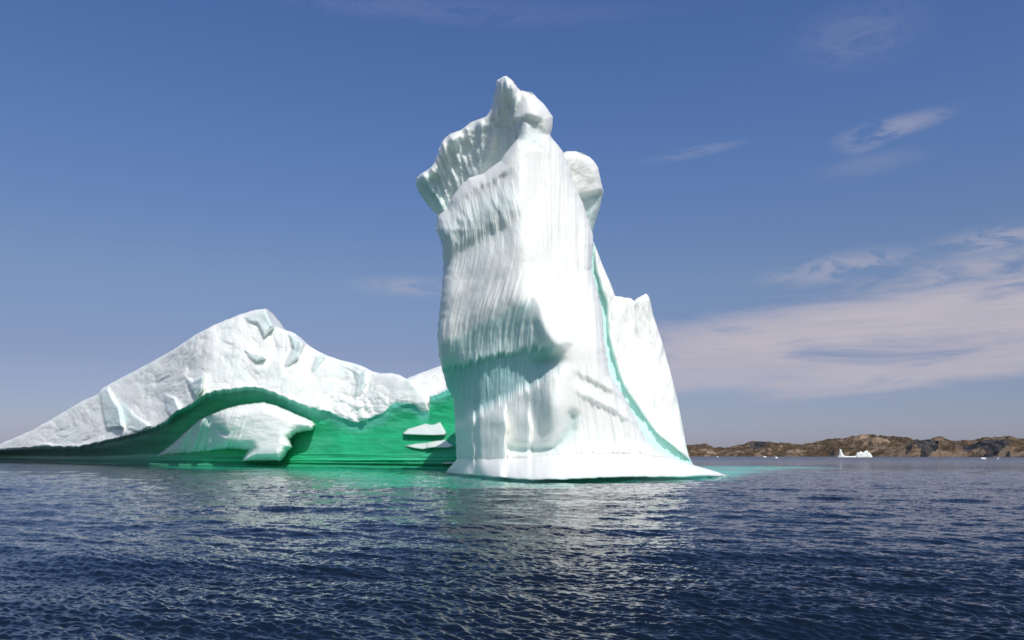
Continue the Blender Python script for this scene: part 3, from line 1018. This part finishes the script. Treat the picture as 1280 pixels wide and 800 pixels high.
# ------------------------------------------------------------------ far coast
def rock_material():
    m = bpy.data.materials.new('coast_rock')
    m.use_nodes = True
    t = NT(m.node_tree)
    o = t.n('ShaderNodeOutputMaterial')
    p = t.n('ShaderNodeBsdfPrincipled')
    t.l(p.outputs[0], o.inputs[0])
    g = t.n('ShaderNodeNewGeometry')
    pos = g.outputs['Position']
    a = t.noise(t.vmul(pos, (1, 1, 1.4)), 0.018, 6, 0.65, 0.3)
    b = t.noise(t.vmul(pos, (1, 1, 1.0)), 0.07, 6, 0.7, 0.2)
    sepn = t.n('ShaderNodeSeparateXYZ')
    t.l(g.outputs['Normal'], sepn.inputs[0])
    rock = t.mix(t.ss(b, 0.38, 0.62), (0.22, 0.145, 0.10, 1), (0.34, 0.25, 0.175, 1))
    rock = t.mix(t.ss(a, 0.5, 0.66), rock, (0.29, 0.19, 0.155, 1))
    veg = t.mix(t.ss(b, 0.4, 0.6), (0.045, 0.038, 0.022, 1), (0.14, 0.085, 0.05, 1))
    flat = t.ss(t.m('ADD', sepn.outputs[2], t.m('MULTIPLY', t.m('SUBTRACT', a, 0.5), 1.6)), 0.68, 0.90)
    c = t.mix(flat, rock, veg)
    t.l(c, p.inputs['Base Color'])
    at = t.n('ShaderNodeAttribute', attribute_name='tint')
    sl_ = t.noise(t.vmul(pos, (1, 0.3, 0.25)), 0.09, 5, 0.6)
    dark_band = t.mix(t.ss(sl_, 0.42, 0.62), (0.022, 0.025, 0.032, 1), (0.10, 0.085, 0.08, 1))  # mottled dark tone for the cliff bands
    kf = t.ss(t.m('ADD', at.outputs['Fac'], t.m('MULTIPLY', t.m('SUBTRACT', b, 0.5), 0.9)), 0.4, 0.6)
    c = t.mix(kf, c, dark_band)
    t.l(c, p.inputs['Base Color'])
    p.inputs['Roughness'].default_value = 0.9
    p.inputs['Specular IOR Level'].default_value = 0.2
    return m


ROCK = rock_material()


def coast():
    top = [(700, 569), (760, 566), (800, 562), (850, 559.5), (858, 558.5), (868, 558), (882, 557), (892, 561), (905, 561), (918, 559.5), (930, 557.5), (940, 555), (955, 554), (970, 555.5),
           (985, 557), (1000, 558.5), (1012, 557.5), (1022, 555), (1035, 551.5), (1045, 551), (1060, 550.5), (1075, 548), (1090, 546.3), (1102, 546.3), (1115, 549),
           (1130, 551.5), (1140, 553.8), (1146, 555.5), (1155, 554.5), (1165, 553), (1176, 552.3), (1186, 554), (1192, 555.5), (1205, 554.5), (1212, 556.5), (1222, 555), (1236, 554),
           (1250, 553.3), (1262, 552.5), (1272, 554), (1290, 555), (1340, 552), (1400, 556), (1500, 560), (1600, 569)]
    shore = [(700, 2300), (900, 2300), (1040, 2050), (1140, 1800), (1180, 1750), (1280, 1600), (1600, 1500)]
    ncol, nrow = 1300, 120
    px = np.linspace(700, 1600, ncol)
    t = np.linspace(-0.03, 1.5, nrow)
    PX, T = np.meshgrid(px, t)
    DS = itp(PX, shore)
    DT = 420.0
    D = DS + T * DT
    zt = EYE + (HOR - itp(PX, top)) / F * (DS + DT)
    # cliffs on the right rise at once, the knolls on the left slope
    cliff = itp(PX, [(700, 0.5), (1120, 0.55), (1145, 0.16), (1190, 0.25), (1225, 0.16), (1600, 0.2)])
    prof = np.clip(np.where(T < 0, T * 8, 1 - np.exp(-np.maximum(T, 0) / np.maximum(cliff * 0.45, 0.02)) * 1.0), -1, 1)
    prof = prof / (1 - np.exp(-1 / np.maximum(cliff * 0.45, 0.02)))
    prof = np.where(T > 1, prof * (1 - 0.5 * (T - 1) ** 1.0), prof)
    Xw = (PX - 640) / F * D
    relief = fbm(Xw * 0.012, D * 0.012, 301, 6, 0.55)
    edge = np.clip(T * 6, 0, 1) * np.clip((1 - np.abs(T - 1) * 0.0), 0, 1)
    gully = ridged(Xw * 0.016, D * 0.006, 305, 4)
    fac = facets(Xw * 0.045, D * 0.03, 307, 0.9)
    z = zt * prof
    away = 1 - np.exp(-((T - 1) / 0.18) ** 2) * 0.8
    z = z + edge * away * (zt * 0.22 * relief + 1.8 * fac * 1.6 + zt * 0.07 * gully) + edge * 1.3 * fbm(Xw * 0.05, D * 0.05, 309, 4)
    D = D - edge * (1 - np.clip(T * 1.5, 0, 1)) * 30 * gully * 0.6
    co = np.stack([(PX - 640) / F * D, D, z], -1)
    # dark bands in the cliffs
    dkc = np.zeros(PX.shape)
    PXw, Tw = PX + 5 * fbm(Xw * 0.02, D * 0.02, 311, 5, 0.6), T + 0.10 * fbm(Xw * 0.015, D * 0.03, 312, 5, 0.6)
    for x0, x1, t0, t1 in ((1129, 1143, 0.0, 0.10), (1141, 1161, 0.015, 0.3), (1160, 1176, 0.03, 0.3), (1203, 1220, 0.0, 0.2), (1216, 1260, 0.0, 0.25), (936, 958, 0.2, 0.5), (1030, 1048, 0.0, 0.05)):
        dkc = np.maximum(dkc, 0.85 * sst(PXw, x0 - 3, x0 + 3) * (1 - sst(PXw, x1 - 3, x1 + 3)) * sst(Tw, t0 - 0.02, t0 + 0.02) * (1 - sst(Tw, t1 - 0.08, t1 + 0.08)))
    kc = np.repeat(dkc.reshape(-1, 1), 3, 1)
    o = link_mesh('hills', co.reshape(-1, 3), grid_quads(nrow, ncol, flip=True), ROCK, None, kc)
    o['kind'] = 'structure'
    return o


coast()


# ------------------------------------------------------------------ far small ice
def bit_mesh(name, heights, length, width, seed, mat=ICE):
    """irregular block of ice from a height profile along its length (metres)"""
    n, m_ = 60, 22
    u = np.linspace(0, 1, n)
    h = itp(u, heights, True)
    a = np.linspace(0, np.pi, m_)
    U, A = np.meshgrid(u, a, indexing='ij')
    H = np.repeat(h[:, None], m_, 1)
    wv = width * (0.35 + 0.65 * np.sin(np.pi * U) ** 0.5)
    rr_ = 1 + 0.22 * facets(U * 9, A * 2.2, seed, 1.0) + 0.12 * fbm(U * 14, A * 3, seed + 3, 4)
    x = (U - 0.5) * length
    y = -np.cos(A) * wv / 2 * rr_
    z = np.sin(A) ** 0.8 * H * rr_ - 0.25 * np.cos(A) ** 2 - 0.1
    co_ = np.stack([x, y, z], -1).reshape(-1, 3)
    C_ = np.broadcast_to(WHITE, (len(co_), 3))
    return link_mesh(name, co_, grid_quads(n, m_), mat, None, C_, smooth=False)


# low distant iceberg off the point: a spire at one end, a broken block at the other, joined by a low bar
D_ = 1350.0
cx = (1069 - 640) / F * D_
far = empty('distant_iceberg', (cx, D_, 0), 'small distant white iceberg off the rocky shore, thin spire at its left end', 'iceberg')
pxm = D_ / F
sp = bit_mesh('spire', [(0, 0.4), (0.12, 3.0), (0.3, 14.0), (0.42, 12.5), (0.6, 6.5), (0.8, 3.0), (1, 1.2)], 10 * pxm, 7, 401)
sp.parent = far
sp.location = ((1052 - 1069) * pxm, 0, 0)
br = bit_mesh('bar', [(0, 1.0), (0.2, 2.2), (0.5, 1.8), (0.8, 2.4), (1, 2.0)], 22 * pxm, 6, 405)
br.parent = far
br.location = ((1063 - 1069) * pxm, 1.0, 0)
bl = bit_mesh('block', [(0, 4.0), (0.12, 8.2), (0.3, 9.2), (0.45, 7.4), (0.6, 11.2), (0.75, 9.8), (0.93, 5.0), (1, 2.0)], 20 * pxm, 11, 409)
bl.parent = far
bl.location = ((1080 - 1069) * pxm, 0.5, 0)

bits = [  # px, py of base, width px, height px, label
    (970.5, 572.8, 4.0, 1.6, 'tiny white ice chunk floating nearest, right of the turquoise water'),
    (956, 571.5, 5.0, 1.1, 'low flat ice chunk close under the brown shore, left of the nearest chunk'),
    (897, 571.6, 2.4, 1.1, 'tiny ice chunk under the shore just right of the big iceberg'),
    (1229, 573.7, 6.4, 1.4, 'flat white ice floe in front of the dark cliff'),
    (1247.5, 573.6, 2.2, 1.0, 'tiny pale ice chunk in front of the dark cliff, right of the flat floe'),
]
for i, (px, py, wpx, hpx, lb) in enumerate(bits):
    Dd = 3500.0 / (py - HOR)
    k = Dd / F
    b = bit_mesh('growler', [(0, 0.1), (0.15, 0.7), (0.45, 1.0), (0.7, 0.7), (0.9, 0.45), (1, 0.1)] if i != 3 else [(0, 0.5), (0.1, 0.9), (0.5, 1.0), (0.9, 0.85), (1, 0.4)],
                 1.0, 0.7, 420 + i * 4)
    me = b.data
    v = np.zeros(len(me.vertices) * 3, np.float32)
    me.vertices.foreach_get('co', v)
    v = v.reshape(-1, 3) * np.array([wpx * k, wpx * k, hpx * k / 0.9])
    v[:, 2] += 0.25
    me.vertices.foreach_set('co', v.astype(np.float32).ravel())
    me.update()
    b.location = ((px - 640) / F * Dd, Dd, 0)
    b['label'] = lb
    b['category'] = 'ice chunk'
    b['group'] = 'ice chunks floating off the coast'
